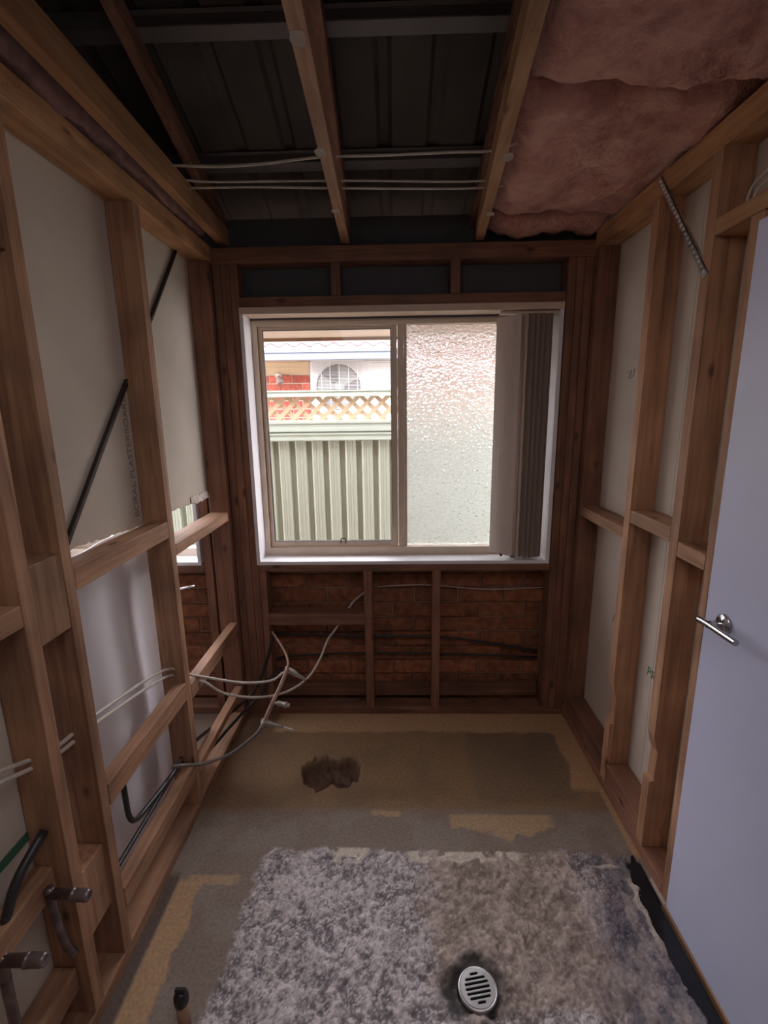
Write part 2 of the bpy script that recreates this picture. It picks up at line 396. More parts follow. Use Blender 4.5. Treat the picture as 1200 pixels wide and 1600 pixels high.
# ------------------------------------------------------------------ floor (one ground with the broken hole and the scraped adhesive)
def build_floor():
    xs = np.concatenate([np.arange(-3.2, -.93, .15), np.arange(-.93, .93, .0045), [.93, .95, 1.0, 1.2]])
    ys = np.concatenate([np.arange(-1.3, .9, .1), np.arange(.9, 1.56, .0045), np.arange(1.56, D+.06, .007), [D+.09]])
    X, Y = np.meshgrid(xs, ys, indexing='ij')
    rag = (fbm(X*14, Y*14, 3)-.5); rag2 = (fbm(X*40, Y*40, 9)-.5)
    rough = sstep(1.505, 1.485, Y+rag*.05+rag2*.03)*sstep(-.52, -.49, X+rag*.10+(1.45-Y)*.06)*sstep(.86, .82, X+rag2*.02)
    rough = rough*sstep(.84, .9, Y)
    n1 = fbm(X*22, Y*22, 21, 5); n2 = fbm(X*9, Y*9, 33, 4); n3 = fbm(X*70, Y*70, 41, 3)
    comb = np.sin((X*.45+Y)*2*PI/.011+n2*9)*sstep(.52, .6, fbm(X*7, Y*7, 51, 3))
    comb2 = np.sin((-X*.5+Y)*2*PI/.010+n2*9)*sstep(.55, .62, fbm(X*6+5, Y*6, 57, 3))
    Z = rough*((n1-.5)*.02+(n3-.5)*.008+comb*.0022+comb2*.0022)+rough*.001+(n2-.5)*.002
    # drain recess
    dd_ = np.hypot(X-.222, Y-1.06)
    Z = Z-.010*sstep(.085, .06, dd_+rag*.05)
    Z = Z-.014*sstep(.05, .02, np.hypot(X-.155, Y-1.075)*1.0+rag*.03)
    Z = Z-.03*sstep(.054, .049, dd_)
    # broken hole
    hd = np.minimum(np.hypot((X+.345)/.085, (Y-1.905)/.10), np.hypot((X+.245)/.075, (Y-1.90)/.085))
    hole = sstep(1.12, .86, hd+rag*.7+rag2*.3)
    Z = Z-hole*(.03+.05*n1)
    Z = np.where(X < -.93, Z*0-.0, Z)
    # colours (linear)
    def C(*c): return np.array(s2l(*c))
    base = C(142, 126, 114)+np.zeros(X.shape+(3,))
    def mixc(b, c, m): return b*(1-m[..., None])+c*m[..., None]
    base = mixc(base, C(155, 142, 132), sstep(.45, .65, n2)*.6)
    rear = sstep(1.66, 1.72, Y+rag*.04)
    base = mixc(base, C(152, 124, 92), rear)
    grey = rear*sstep(.32, .36, X+rag*.05)*sstep(.80, .77, X+rag*.03)*sstep(2.24, 2.2, Y)*sstep(1.70, 1.76, Y)
    base = mixc(base, C(112, 98, 82), grey*.45)
    base = mixc(base, C(125, 95, 70), rear*sstep(-.45, -.7, X+rag*.1)*.7)
    base = mixc(base, C(112, 92, 78), sstep(.45, .75, n2)*rear*.35)
    tan = C(196, 160, 120)
    strip = np.maximum(sstep(2.17, 2.19, Y+rag*.03)*sstep(-.66, -.62, X), sstep(.785, .80, X+rag*.03+np.maximum(0, 1.95-Y)*.25)*sstep(1.78, 1.82, Y+rag*.03))
    strip = np.maximum(strip, sstep(.868, .876, X)*sstep(1.46, 1.5, Y))
    left = sstep(-.685, -.70, X+rag*.05)*sstep(-.785, -.775, X)*sstep(1.385, 1.37, Y)
    base = mixc(base, tan, np.clip(np.maximum(strip, left*1.0), 0, 1)*.9)
    base = mixc(base, C(104, 88, 78), sstep(-.78, -.79, X)*sstep(1.42, 1.38, Y))
    p1 = sstep(.20, .22, X)*sstep(.64, .60, X)*sstep(1.672, 1.664, Y)*sstep(1.60, 1.61, Y+rag*.12+np.abs(X-.45)*-.10+.035)
    p2 = sstep(-.12, -.10, X)*sstep(.02, 0, X)*sstep(1.69, 1.68, Y+rag*.01)*sstep(1.655, 1.66, Y+rag*.02)
    p3 = sstep(-.76, -.74, X)*sstep(-.55, -.60, X)*sstep(1.405, 1.395, Y+rag*.02)*sstep(1.36, 1.368, Y+rag*.02)
    base = mixc(base, C(196, 164, 126), np.clip(p1+p2+p3, 0, 1)*.75)
    # scraped adhesive
    rc = mixc(C(150, 140, 142)+np.zeros(X.shape+(3,)), C(216, 205, 205), sstep(.42, .62, n1*.45+n3*.55))
    rc = mixc(rc, C(98, 92, 98), sstep(.50, .34, n1*.6+n3*.4)*.6)
    th_ = (n2-.5)*5
    st = fbm((X*np.cos(th_)+Y*np.sin(th_))*34, (-X*np.sin(th_)+Y*np.cos(th_))*160, 91, 3)
    rc = mixc(rc, C(240, 230, 228), sstep(.54, .66, st)*.75)
    rc = mixc(rc, C(82, 76, 82), sstep(.42, .30, st)*.5)
    tanr = sstep(.05, .14, X+rag*.14)*sstep(.70, .60, X+rag*.14+(Y-1.2)*.15)*sstep(.97, 1.03, Y+rag*.1)
    rc = mixc(rc, mixc(C(158, 138, 122)+np.zeros(X.shape+(3,)), C(190, 168, 150), sstep(.4, .65, n3*.5+n1*.5)), tanr*.7)
    blu = sstep(.56, .70, X+rag*.16-(Y-1.2)*.25)
    mott = sstep(.44, .56, fbm(X*26, Y*13, 77, 3))
    rc = mixc(rc, mixc(C(92, 88, 98)+np.zeros(X.shape+(3,)), C(160, 145, 142), mott), blu*.7)
    base = mixc(base, rc, rough)
    # white strips left by the screed edge
    w = sstep(.02, .05, X+rag2*.05)*sstep(.47, .43, X+rag2*.06)*sstep(1.502, 1.495, Y+rag2*.01)*sstep(1.452, 1.462, Y+rag2*.03)*sstep(.62, .58, fbm(X*24, Y*24, 88, 2))
    w2 = sstep(-.25, -.23, X+rag2*.05)*sstep(-.10, -.12, X+rag2*.05)*sstep(1.515, 1.508, Y)*sstep(1.45, 1.465, Y+rag2*.04)*sstep(.6, .56, fbm(X*30, Y*30, 87, 2))
    w3 = sstep(.69, .70, X)*sstep(.80, .79, X)*sstep(1.452, 1.447, Y+rag2*.006)*sstep(1.438, 1.442, Y+rag2*.006)
    w4 = sstep(.798, .806, X+rag2*.03)*sstep(1.42, 1.38, Y)*sstep(1.16, 1.2, Y+rag*.05)
    base = mixc(base, C(222, 210, 195), np.clip(w+w2+w3*.7+w4*.8, 0, 1))
    base = mixc(base, C(24, 25, 30), sstep(.822, .83, X+rag2*.02)*sstep(.885, .88, X)*sstep(1.47, 1.45, Y))
    # black round the drain
    base = mixc(base, C(45, 42, 46), sstep(.105, .06, dd_+rag*.10+rag2*.05)*.9)
    base = mixc(base, C(98, 70, 55), hole)
    base = np.where((X < -.93)[..., None], C(120, 100, 85), base)
    nx, ny = X.shape
    v = np.stack([X, Y, Z], -1).reshape(-1, 3)
    idx = np.arange(nx*ny).reshape(nx, ny)
    f = np.stack([idx[:-1, :-1], idx[1:, :-1], idx[1:, 1:], idx[:-1, 1:]], -1).reshape(-1, 4)
    me = bpy.data.meshes.new('floor')
    me.vertices.add(len(v)); me.vertices.foreach_set('co', v.ravel())
    me.loops.add(f.size); me.loops.foreach_set('vertex_index', f.ravel())
    me.polygons.add(len(f)); me.polygons.foreach_set('loop_start', np.arange(0, f.size, 4))
    me.polygons.foreach_set('loop_total', np.full(len(f), 4))
    me.update(calc_edges=True)
    at = me.color_attributes.new('stain', 'FLOAT_COLOR', 'POINT')
    at.data.foreach_set('color', np.concatenate([base.reshape(-1, 3), np.ones((len(v), 1))], 1).ravel())
    me.polygons.foreach_set('use_smooth', [True]*len(me.polygons))
    m, nt, b = newmat('stained_slab')
    va = N(nt, 'ShaderNodeVertexColor', layer_name='stain'); tc = N(nt, 'ShaderNodeTexCoord')
    n = N(nt, 'ShaderNodeTexNoise'); n.inputs['Scale'].default_value = 90; n.inputs['Detail'].default_value = 8
    nt.links.new(tc.outputs['Object'], n.inputs['Vector'])
    mr = N(nt, 'ShaderNodeMapRange'); mr.inputs['From Min'].default_value = .3; mr.inputs['From Max'].default_value = .7
    mr.inputs['To Min'].default_value = .78; mr.inputs['To Max'].default_value = 1.15
    nt.links.new(n.outputs['Fac'], mr.inputs['Value'])
    sc = N(nt, 'ShaderNodeVectorMath', operation='SCALE'); nt.links.new(va.outputs['Color'], sc.inputs[0]); nt.links.new(mr.outputs[0], sc.inputs['Scale'])
    nt.links.new(sc.outputs[0], b.inputs['Base Color']); b.inputs['Roughness'].default_value = .7
    bp = N(nt, 'ShaderNodeBump'); bp.inputs['Strength'].default_value = .25; bp.inputs['Distance'].default_value = .003
    nt.links.new(n.outputs['Fac'], bp.inputs['Height']); nt.links.new(bp.outputs[0], b.inputs['Normal'])
    me.materials.append(m)
    o = bpy.data.objects.new('floor', me); COL.objects.link(o)
    tag(o, 'bare concrete floor with scraped tile adhesive and a broken pipe hole', kind='structure')
build_floor()

# ------------------------------------------------------------------ left wall
wl = empty('wall_left', (XL-.045, 1.2, 0), 'stripped timber stud wall on the left', kind='structure')
Lx = (XL-DP, XL)
board('bottom_plate', Lx, (-1.2, D), (0, .04), wl, WOOD)
for i, (z0, z1) in enumerate([(2.29, 2.325), (2.326, 2.36)]):
    board('top_plate', Lx, (-1.2, D), (z0, z1), wl, YWOOD)
for y0, y1, st in [(2.285, 2.33, RWOOD), (1.668, 1.708, WOOD), (1.113, 1.148, WOOD), (.968, 1.006, WOOD), (.45, .485, WOOD), (-.05, -.015, WOOD), (-.6, -.565, WOOD)]:
    board('stud', Lx, (y0, y1), (.04, 2.29), wl, st)
# noggings
board('nogging', (XL-.068, XL), (1.150, 1.666), (1.185, 1.245), wl, WOOD)
board('nogging', (XL-.085, XL), (1.710, 2.283), (1.105, 1.148), wl, WOOD)
for y0, y1, z0, z1 in [(1.150, 1.666, .53, .60), (1.710, 2.283, .50, .565), (1.150, 1.666, .165, .235), (1.710, 2.283, .165, .20)]:
    board('nogging', (XL-.040, XL+.001), (y0, y1), (z0, z1), wl, WOOD)
board('nogging', (XL-.085, XL), (.487, .966), (1.17, 1.22), wl, WOOD)
board('nogging', (XL-.088, XL-.040), (.487, .966), (.455, .525), wl, WOOD)
board('nogging', (XL-.088, XL-.030), (.487, .966), (.13, .20), wl, WOOD)
board('nogging', (XL-.085, XL-.002), (1.008, 1.111), (1.10, 1.295), wl, WOOD)
board('nogging', (XL-.085, XL-.014), (1.008, 1.111), (.235, .44), wl, WOOD)
board('nogging', (XL-.085, XL-.012), (1.008, 1.111), (1.98, 2.288), wl, RWOOD)
# plasterboard of the neighbouring room: jagged lower edges
def jagged(name, y0, y1, zf, ztop, x, th, mat, parent, n=40, amp=.008, seed=0):
    v = []; f = []
    for i in range(n+1):
        y = y0+(y1-y0)*i/n
        zb = zf(y)+(random.random()-.5)*amp
        v += [(x, y, zb), (x, y, ztop), (x-th, y, zb+.004), (x-th, y, ztop)]
    for i in range(n):
        a = i*4; b = a+4
        f += [(a, b, b+1, a+1), (a+2, a+3, b+3, b+2), (a, a+2, b+2, b), (a+1, b+1, b+3, a+3)]
    f += [(0, 1, 3, 2), (n*4, n*4+2, n*4+3, n*4+1)]
    return mkobj(name, v, f, mat, parent)
xb = XL-DP-.002
jagged('plasterboard', 1.03, 1.69, lambda y: 1.262-(y-1.2)*.06, 2.36, xb, .012, M['board'], wl)
def tornz(y):
    if y < 2.1: return 1.232
    return 1.232-.01+.02*math.sin(y*90)*.4 + .012
pbr = jagged('plasterboard', 1.692, 2.30, tornz, 2.36, xb, .012, M['board'], wl, n=60, amp=.014)
jagged('plasterboard', -1.2, 1.025, lambda y: .05, 2.36, xb, .012, M['board'], wl, amp=0)
# curled torn paper at the hole
v = []; f = []
for i in range(15):
    y = 2.08+.014*i
    for j in range(4):
        v.append((xb+.003+.006*j*random.random(), y, 1.262-.012*j+random.uniform(-.008, .008)))
for i in range(14):
    for j in range(3):
        a = i*4+j; f.append((a, a+1, a+5, a+4))
tp = mkobj('torn_paper', v, f, M['torn'], pbr); tag(tp, 'curled torn paper edge of the board')
# printed maker's line on the board, reading upwards
text('printed_text', 'BORAL PLASTERBOARD', (xb+.0012, 1.652, 1.27), .040, (PI/2, -PI/2, PI/2), M['ink'], wl)
gt = box('green_tape', (xb+.0005, xb+.0015), (.62, .99), (.60, .625), M['green'], wl); tag(gt, 'green printed line on the board')
# white sheet standing beyond the studs, gently buckled
v = []; f = []; NY, NZ = 60, 24
for i in range(NY+1):
    y = 1.01+(1.955-1.01)*i/NY
    for j in range(NZ+1):
        z = .045+(1.222-.045)*j/NZ
        bul = .022*math.sin((y-1.33+.10*(z-.8))*2*PI/.42)+.012*math.sin(y*2*PI/.23+z*2.2)
        bul *= .4+.6*math.sin(PI*min(1, max(0, z/1.3)))
        env = min(1, (1.955-y)/.12)
        v.append((xb-.045+bul*env, y, z))
for i in range(NY):
    for j in range(NZ):
        a = i*(NZ+1)+j; f.append((a, a+NZ+1, a+NZ+2, a+1))
sh = mkobj('wall_liner_sheet', v, f, M['sheet'], None, True)
so = sh.modifiers.new('thick', 'SOLIDIFY'); so.thickness = .004; so.offset = 0
tag(sh, 'white buckled liner sheet showing between the left wall studs', 'wall sheet')
# chrome bracket at the edge of the sheet
br = empty('towel_bracket', (-.955, 1.965, .872), 'small chrome bracket at the far edge of the white sheet', 'bracket')
cyl('arm', (-.966, 1.965, .868), (-.90, 2.0, .872), .005, M['chrome'], br, 10)
lathe('flange', (-.970, 1.964, .868), (1, .3, 0), [(0, .014), (.004, .014), (.006, .006)], M['chrome'], br, 14)

# metal angle brace behind the left studs
def brace(name, a, b, x, w, depth, mat, label, group=None):
    A = Vector(a); B = Vector(b); d = (B-A).normalized(); nrm = Vector((1, 0, 0)).cross(d).normalized()
    e = empty(name, A, label, 'brace', group)
    mb = MB()
    q = [A-nrm*w/2, A+nrm*w/2, B+nrm*w/2, B-nrm*w/2]
    t = Vector((.0025, 0, 0))
    mb.add([*q, *[p+t for p in q]], BOXF)
    # the leg let into the studs
    s = Vector((depth, 0, 0)); q2 = [A-nrm*w/2, A-nrm*(w/2-.0025), B-nrm*(w/2-.0025), B-nrm*w/2]
    mb.add([*q2, *[p+s for p in q2]], BOXF)
    mb.build('angle', mat, e)
    return e, A, B, d, nrm
brace('diagonal_brace', (-.925+.014, 2.20, 2.33), (-.925+.014, 1.715, 1.785), 0, .02, .012, M['darksteel'], 'dark diagonal metal brace high in the far left wall bay')
brace('diagonal_brace', (-.925+.014, 1.662, 1.735), (-.925+.014, 1.152, 1.165), 0, .024, .012, M['darksteel'], 'dark diagonal metal brace crossing the bay between the nearer left studs')

# ------------------------------------------------------------------ right wall
wr = empty('wall_right', (XR+.045, 1.5, 0), 'stripped timber stud wall on the right', kind='structure')
Rx = (XR, XR+DP)
board('top_plate', Rx, (-1.2, D), (2.315, 2.385), wr, YWOOD)
board('bottom_plate', Rx, (1.345, D), (0, .045), wr, RWOOD)
board('bottom_plate', Rx, (1.848, 2.283), (.046, .135), wr, RWOOD)
board('bottom_plate', Rx, (1.530, 1.800), (.046, .135), wr, RWOOD)
def notched(y0, y1, z0, z1, nz0, nz1, dep, set_=WOOD):
    x0, x1 = Rx
    poly = [(x0, z0), (x1, z0), (x1, z1), (x0, z1), (x0, nz1+.045), (x0+dep*.55, nz1), (x0+dep, nz1-.02), (x0+dep*.85, nz0+.02), (x0+dep, nz0), (x0, nz0-.004)]
    return prism('stud', poly, 1, y0, y1, set_[2], wr)
notched(1.803, 1.846, .046, 2.315, .325, .47, .016)
notched(1.485, 1.528, .046, 2.315, .325, .46, .018)
board('stud', Rx, (2.285, 2.33), (.046, 2.315), wr, RWOOD)
board('stud', Rx, (1.298, 1.343), (0, 2.09), wr, WOOD)
board('lintel', Rx, (-.6, 1.484), (2.091, 2.135), wr, YWOOD)
for yc in (.9, .35):
    board('stud', Rx, (yc, yc+.04), (2.136, 2.314), wr, WOOD)
board('nogging', (XR, XR+.088), (1.848, 2.283), (1.118, 1.165), wr, WOOD)
board('nogging', (XR, XR+.088), (1.530, 1.801), (1.195, 1.245), wr, WOOD)
board('nogging', (XR, XR+.088), (1.345, 1.483), (1.160, 1.208), wr, WOOD)
for (y0, y1) in ((1.70, 2.31), (1.347, 1.698), (-.6, 1.344)):
    z0 = .02 if y0 > 1.3 else 2.137
    box('plasterboard', (XR+DP+.002, XR+DP+.014), (y0, y1), (z0, 2.36), M['board'], wr)
text('printed_text', 'PRO', (XR+DP+.0008, 1.735, .60), .055, (PI/2, .12, -PI/2), M['green'], wr)
def scribble(pts, y, z, s, r=.0014):
    P = [(XR+DP+.0005, y-a*s, z+b*s) for a, b in pts]
    tube('pencil_mark', P, r, M['ink'], wr, 5, 3)
scribble([(0, 0), (.3, .9), (.5, .2), (.9, .8), (1.1, -.2)], 2.05, .67, .05)
scribble([(0, .5), (.6, .6), (.2, .1), (.8, .2), (1.0, .7)], 2.12, 1.74, .06)
scribble([(0, 0), (.2, .8), (.8, .9), (.7, .2), (.1, .4)], 2.02, 2.04, .06)
# perforated brace on the right
e, A, B, d, nrm = brace('diagonal_brace', (XR-.0035, 1.815, 2.372), (XR-.0035, 1.497, 1.992), 0, .022, .010, M['galv'], 'shiny perforated galvanised brace on the right wall below the ceiling')
mb = MB(); L = (B-A).length
k = 0
while .012+k*.022 < L:
    p = A+d*(.012+k*.022)+Vector((-.0015, 0, 0)); k += 1
    vv, ff = tubev([p+Vector((.002, 0, 0)), p+Vector((-.0015, 0, 0))], [.006, .0042], 8); mb.add(vv, ff)
ob = mb.build('punched_ridges', M['chrome'], e); tag(ob, 'row of punched nail dimples', kind='stuff')

# ------------------------------------------------------------------ door in the right wall
dr = empty('door_1', (XR-.01, .9, .03), 'white flush door with a lever handle in the right wall', kind='structure')
box('leaf', (XR-.018, XR+.017), (.42, 1.286), (.022, 2.062), M['door'], dr, .0015)
tg = box('latch_edge', (XR-.017, XR+.016), (1.2865, 1.2885), (.95, 1.11), M['steel'], dr)
hx = XR-.018
lh = empty('handle', (hx, 1.205, 1.055)); lh.parent = dr; lh.location = Vector((hx, 1.205, 1.055))-wloc(dr); tag(lh, 'brushed steel lever handle on a round rose')
lathe('rose', (hx, 1.205, 1.058), (-1, 0, 0), [(0, .0275), (.006, .0275), (.009, .024), (.0092, .011), (.035, .0095), (.048, .0095)], M['steel'], lh, 28)
lv = MB(); vv, ff = tubev(catmull([(hx-.043, 1.245, 1.054), (hx-.043, 1.205, 1.057), (hx-.043, 1.10, 1.058)], 4), .0085, 16); lv.add(vv, ff)
lv.build('lever', M['steel'], lh, False)
for p in lh.children[-1].data.polygons: p.use_smooth = len(p.vertices) == 4
# strike plate lip curling out of the jamb stud
sp = MB(); sp.box((XR+.004, XR+.030), (1.3435, 1.350), (1.035, 1.065)); spo = sp.build('strike_plate', M['chrome'], wr)
th = board('threshold', (XR-.018, XR+DP), (-.6, 1.297), (0, .018), None, WOOD); tag(th, kind='structure'); th.name = 'trim_1'
box('brass_strip', (XR-.026, XR-.019), (.3, 1.297), (0, .010), M['brass'], th)

# waterproof membrane strip along the right edge of the floor
v = []; f = []; n = 90
for i in range(n+1):
    y = .86+(1.485-.86)*i/n
    w = .05+.004*math.sin(i*.5)*random.random()+.006*float(vnoise(np.array(i*.13), np.array(.5), 4))
    if i > n-14: w *= (n-i+3)/17
    for j in range(5):
        t = j/4; v.append((XR-.026-w*t, y, .0035+.003*abs(math.sin(i*.12+t*2))*(1-t)))
for i in range(n):
    for j in range(4):
        a = i*5+j; f.append((a, a+5, a+6, a+1))
ms = mkobj('waterproofing_strip', v, f, M['membrane'], None, True)
tag(ms, 'torn black waterproofing strip along the floor beside the white door', 'membrane')

# ------------------------------------------------------------------ back wall
wb_ = empty('wall_back', (0, D+.05, 0), 'stripped timber stud wall with the window', kind='structure')
By = (D, D+DP)
board('top_plate', (XL-DP, XR+DP), By, (2.285, 2.352), wb_, RWOOD)
board('bottom_plate', (XL, XR), By, (0, .038), wb_, RWOOD)
board('lintel', (-.706, .779), By, (2.098, 2.142), wb_, RWOOD)
for x in (-.284, .257):
    board('stud', (x, x+.044), By, (2.143, 2.284), wb_, RWOOD)
for x0, x1 in ((-.822, -.787), (-.785, -.746)):
    board('stud', (x0, x1), By, (.039, 2.284), wb_, RWOOD)
board('stud', (-.744, -.708), By, (.039, 2.284), wb_, RWOOD)
for x0, x1 in ((.781, .818), (.820, .855), (.857, .8945)):
    board('stud', (x0, x1), By, (.039, 2.284), wb_, RWOOD)
board('sill_trimmer', (-.706, .779), By, (.822, .862), wb_, RWOOD)
for x0 in (-.167, .187):
    board('stud', (x0, x0+.042), By, (.039, .821), wb_, RWOOD)
board('stud', (-.706, -.672), (D+.003, D+DP), (.039, .821), wb_, RWOOD)
board('nogging', (-.671, -.168), By, (.525, .588), wb_, RWOOD)
board('ledger', (-.706, .779), (D+DP+.004, D+DP+.035), (.052, .125), wb_, RWOOD)
# continuation beyond the left wall
board('bottom_plate', (-2.6, XL-DP-.02), By, (0, .038), wb_, RWOOD)
board('stud', (-.985, -.945), By, (.039, 2.284), wb_, RWOOD)
board('sill_trimmer', (-2.4, -.987), By, (.822, .862), wb_, RWOOD)
board('stud', (-1.35, -1.31), By, (.039, .821), wb_, RWOOD)
board('ledger', (-2.4, -.93), (D+DP+.004, D+DP+.035), (.052, .125), wb_, RWOOD)
board('lintel', (-2.6, -.987), By, (2.098, 2.142), wb_, RWOOD)
# sarking above the window, behind the jack studs
box('sarking', (-2.6, XR+DP), (D+DP+.01, D+DP+.016), (2.06, 2.5), plain('grey_sarking', s2l(95, 95, 100), .8), wb_)
# brick veneer, every brick its own piece
BY = 2.47
proto = {}
def brick(parent, x, y, z, L, hgt, dep, mat, jit=.003):
    key = (round(L, 3), mat.name)
    if key not in proto:
        bm = bmesh.new(); bmesh.ops.create_cube(bm, size=1)
        bmesh.ops.scale(bm, vec=(L, dep, hgt), verts=bm.verts[:])
        bmesh.ops.bevel(bm, geom=bm.edges[:], offset=.004, segments=1, affect='EDGES')
        me = bpy.data.meshes.new('brick'); bm.to_mesh(me); bm.free(); me.materials.append(mat); proto[key] = me
    o = bpy.data.objects.new('brick', proto[key]); COL.objects.link(o)
    o.parent = parent
    o.location = Vector((x, y+random.uniform(-jit, jit), z))-wloc(parent)
    o.rotation_euler = (0, random.uniform(-.008, .008), random.uniform(-.006, .006))
    return o
for r in range(10):
    z = -.005+.086*r+.038
    off = .12 if r % 2 else 0
    for i in range(-7, 4):
        x = i*.24+off+.1
        if x-.115 < -1.62 or x > 1.0: continue
        brick(wb_, x, BY+.055, z, .230, .076, .11, M['brick'], .005)
box('mortar', (-1.8, 1.1), (BY+.012, BY+.10), (-.3, .86), M['mortar'], wb_)
box('cavity_light_block', (-3.1, 1.3), (D+.075, D+.30), (-.3, -.006), M['soil'], wb_)  # added block that stops light leaking under the floor into the wall cavity
# outer veneer beside and above the window, eave
box('veneer', (.79, 1.4), (BY, BY+.11), (-.1, 2.08), M['mortar'], wb_)
box('veneer', (-.985, -.72), (BY, BY+.11), (.861, 2.06), M['mortar'], wb_)
box('eave_soffit', (-3.2, 1.6), (2.46, 3.08), (2.068, 2.08), M['beige'], wb_)
box('eave_fascia', (-3.2, 1.6), (3.08, 3.10), (2.050, 2.20), M['brown'], wb_)

# ------------------------------------------------------------------ main window
def window(name, x0, x1, z0, z1, xm, label, main):
    w = empty(name, ((x0+x1)/2, D+.06, z0), label, kind='structure')
    y0, y1 = D-.002, D+.112
    t = .018
    sl = box('sill_lining', (x0-t, x1+t), (y0, y1), (z0-t, z0), M['white'], w, .001)
    box('head_lining', (x0-t, x1+t), (y0-.004, y1), (z1, z1+t+.012), M['beige'], w, .001)
    box('side_lining', (x0-t, x0), (y0, y1), (z0, z1), M['white'], w, .001)
    box('side_lining', (x1, x1+t), (y0, y1), (z0, z1), M['white'], w, .001)
    yf0, yf1 = D+.112, D+.175
    fr = MB(); a = .026
    fr.box((x0-.01, x0+a), (yf0, yf1), (z0-.01, z1+.01)); fr.box((x1-a, x1+.01), (yf0, yf1), (z0-.01, z1+.01))
    fr.box((x0+a, x1-a), (yf0, yf1), (z0-.01, z0+.042)); fr.box((x0+a, x1-a), (yf0, yf1), (z1-.034, z1+.01))
    fr.build('window_frame', M['alu'], w)
    # sliding sash (left)
    sx0, sx1 = x0+a+.003, xm+.008
    sz0, sz1 = z0+.046, z1-.036
    s = MB(); c = .019
    ys = (D+.128, D+.148)
    s.box((sx0, sx0+c), ys, (sz0, sz1)); s.box((sx1-.030, sx1), ys, (sz0, sz1))
    s.box((sx0+c, sx1-.030), ys, (sz0, sz0+.024)); s.box((sx0+c, sx1-.030), ys, (sz1-.014, sz1))
    so_ = s.build('sash', M['alu'], w)
    g = MB(); gi = .0025; gx0, gx1, gz0, gz1 = sx0+c, sx1-.030, sz0+.024, sz1-.014
    yg = (D+.130, D+.146)
    g.box((gx0, gx0+gi), yg, (gz0, gz1)); g.box((gx1-gi, gx1), yg, (gz0, gz1)); g.box((gx0+gi, gx1-gi), yg, (gz0, gz0+gi)); g.box((gx0+gi, gx1-gi), yg, (gz1-gi, gz1))
    g.build('gasket', M['darkgasket'], so_)
    box('pane', (gx0+gi, gx1-gi), (D+.137, D+.141), (gz0+gi, gz1-gi), M['glass'], so_)
    box('track', (x0+a-.001, x0+a+.003), (D+.120, D+.160), (z0+.04, z1-.03), M['gold'], w)
    # mullion and fixed light (right)
    box('mullion', (xm+.010, xm+.040), (D+.118, D+.17), (z0+.042, z1-.034), M['alu'], w, .001)
    box('fixed_stile', (xm+.041, xm+.056), (D+.135, D+.165), (z0+.042, z1-.034), M['alu'], w, .001)
    pg = box('obscure_pane', (xm+.056, x1-a), (D+.150, D+.156), (z0+.042, z1-.034), M['obscure'] if main else M['glass'], w)
    tag(pg, 'pebbled obscure glass pane')
    if main:
        bm = bmesh.new()   # single surface keeps the refraction simple
        nx_, nz_ = 2, 2
        me = pg.data; bm.from_mesh(me); bm.free()
        zc = gz0
        lt = tube('latch', [(-.293, D+.127, zc-.012), (-.290, D+.124, zc+.016), (-.276, D+.124, zc+.018), (-.268, D+.124, zc+.016), (-.266, D+.127, zc-.012)], .0028, M['darkgasket'], w, 6, 2)
    return w
window('window_1', -.695, .757, .876, 2.068, .006, 'sliding aluminium window, clear sash left and obscure pane right', True)
window('window_2', -2.35, -1.02, .876, 2.068, -1.6, 'window of the neighbouring room seen through the torn board', False)

# ------------------------------------------------------------------ vertical blinds stacked at the right of the window
vb = empty('vertical_blind', (.66, D+.03, 2.05), 'beige vertical blind bunched at the right end of the window', 'blind')
def vane(name, p0, p1, z0, z1, mat, i):
    a = Vector((p0[0], p0[1], 0)); b = Vector((p1[0], p1[1], 0)); n = Vector((b.y-a.y, a.x-b.x, 0)).normalized()
    v = []; f = []; K = 6
    for k in range(K+1):
        t = k/K; p = a+(b-a)*t+n*(.010*math.sin(PI*t))
        for q in (p-n*.0006, p+n*.0006):
            v.append((q.x, q.y, z0)); v.append((q.x, q.y, z1))
    for k in range(K):
        o = k*4; f += [(o, o+4, o+5, o+1), (o+2, o+3, o+7, o+6), (o, o+2, o+6, o+4), (o+1, o+5, o+7, o+3)]
    f += [(0, 1, 3, 2), (K*4, K*4+2, K*4+3, K*4+1)]
    e = mkobj('slat', v, f, mat, vb)
    c = (a+b)/2
    box('bottom_weight', (c.x-.004, c.x+.004), (c.y-.03, c.y+.03), (z0-.006, z0+.004), M['darkgasket'], e)
    cyl('hanger', (c.x, c.y, z1-.002), (c.x, c.y, 2.066), .003, M['white'], e, 6)
    return e
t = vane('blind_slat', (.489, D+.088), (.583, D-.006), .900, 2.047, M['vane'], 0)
t['label'] = 'front slat turned flat towards the room'
ords = ['second', 'third', 'fourth', 'fifth', 'sixth', 'seventh', 'eighth', 'ninth', 'tenth', 'eleventh', 'twelfth']
for i in range(11):
    x = .597+.0125*i
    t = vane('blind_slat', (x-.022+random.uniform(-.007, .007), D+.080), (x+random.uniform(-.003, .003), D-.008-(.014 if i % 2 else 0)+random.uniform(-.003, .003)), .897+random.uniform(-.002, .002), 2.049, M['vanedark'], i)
hr = box('headrail', (.49, .752), (D+.012, D+.05), (2.052, 2.064), M['alu'], vb, .001)

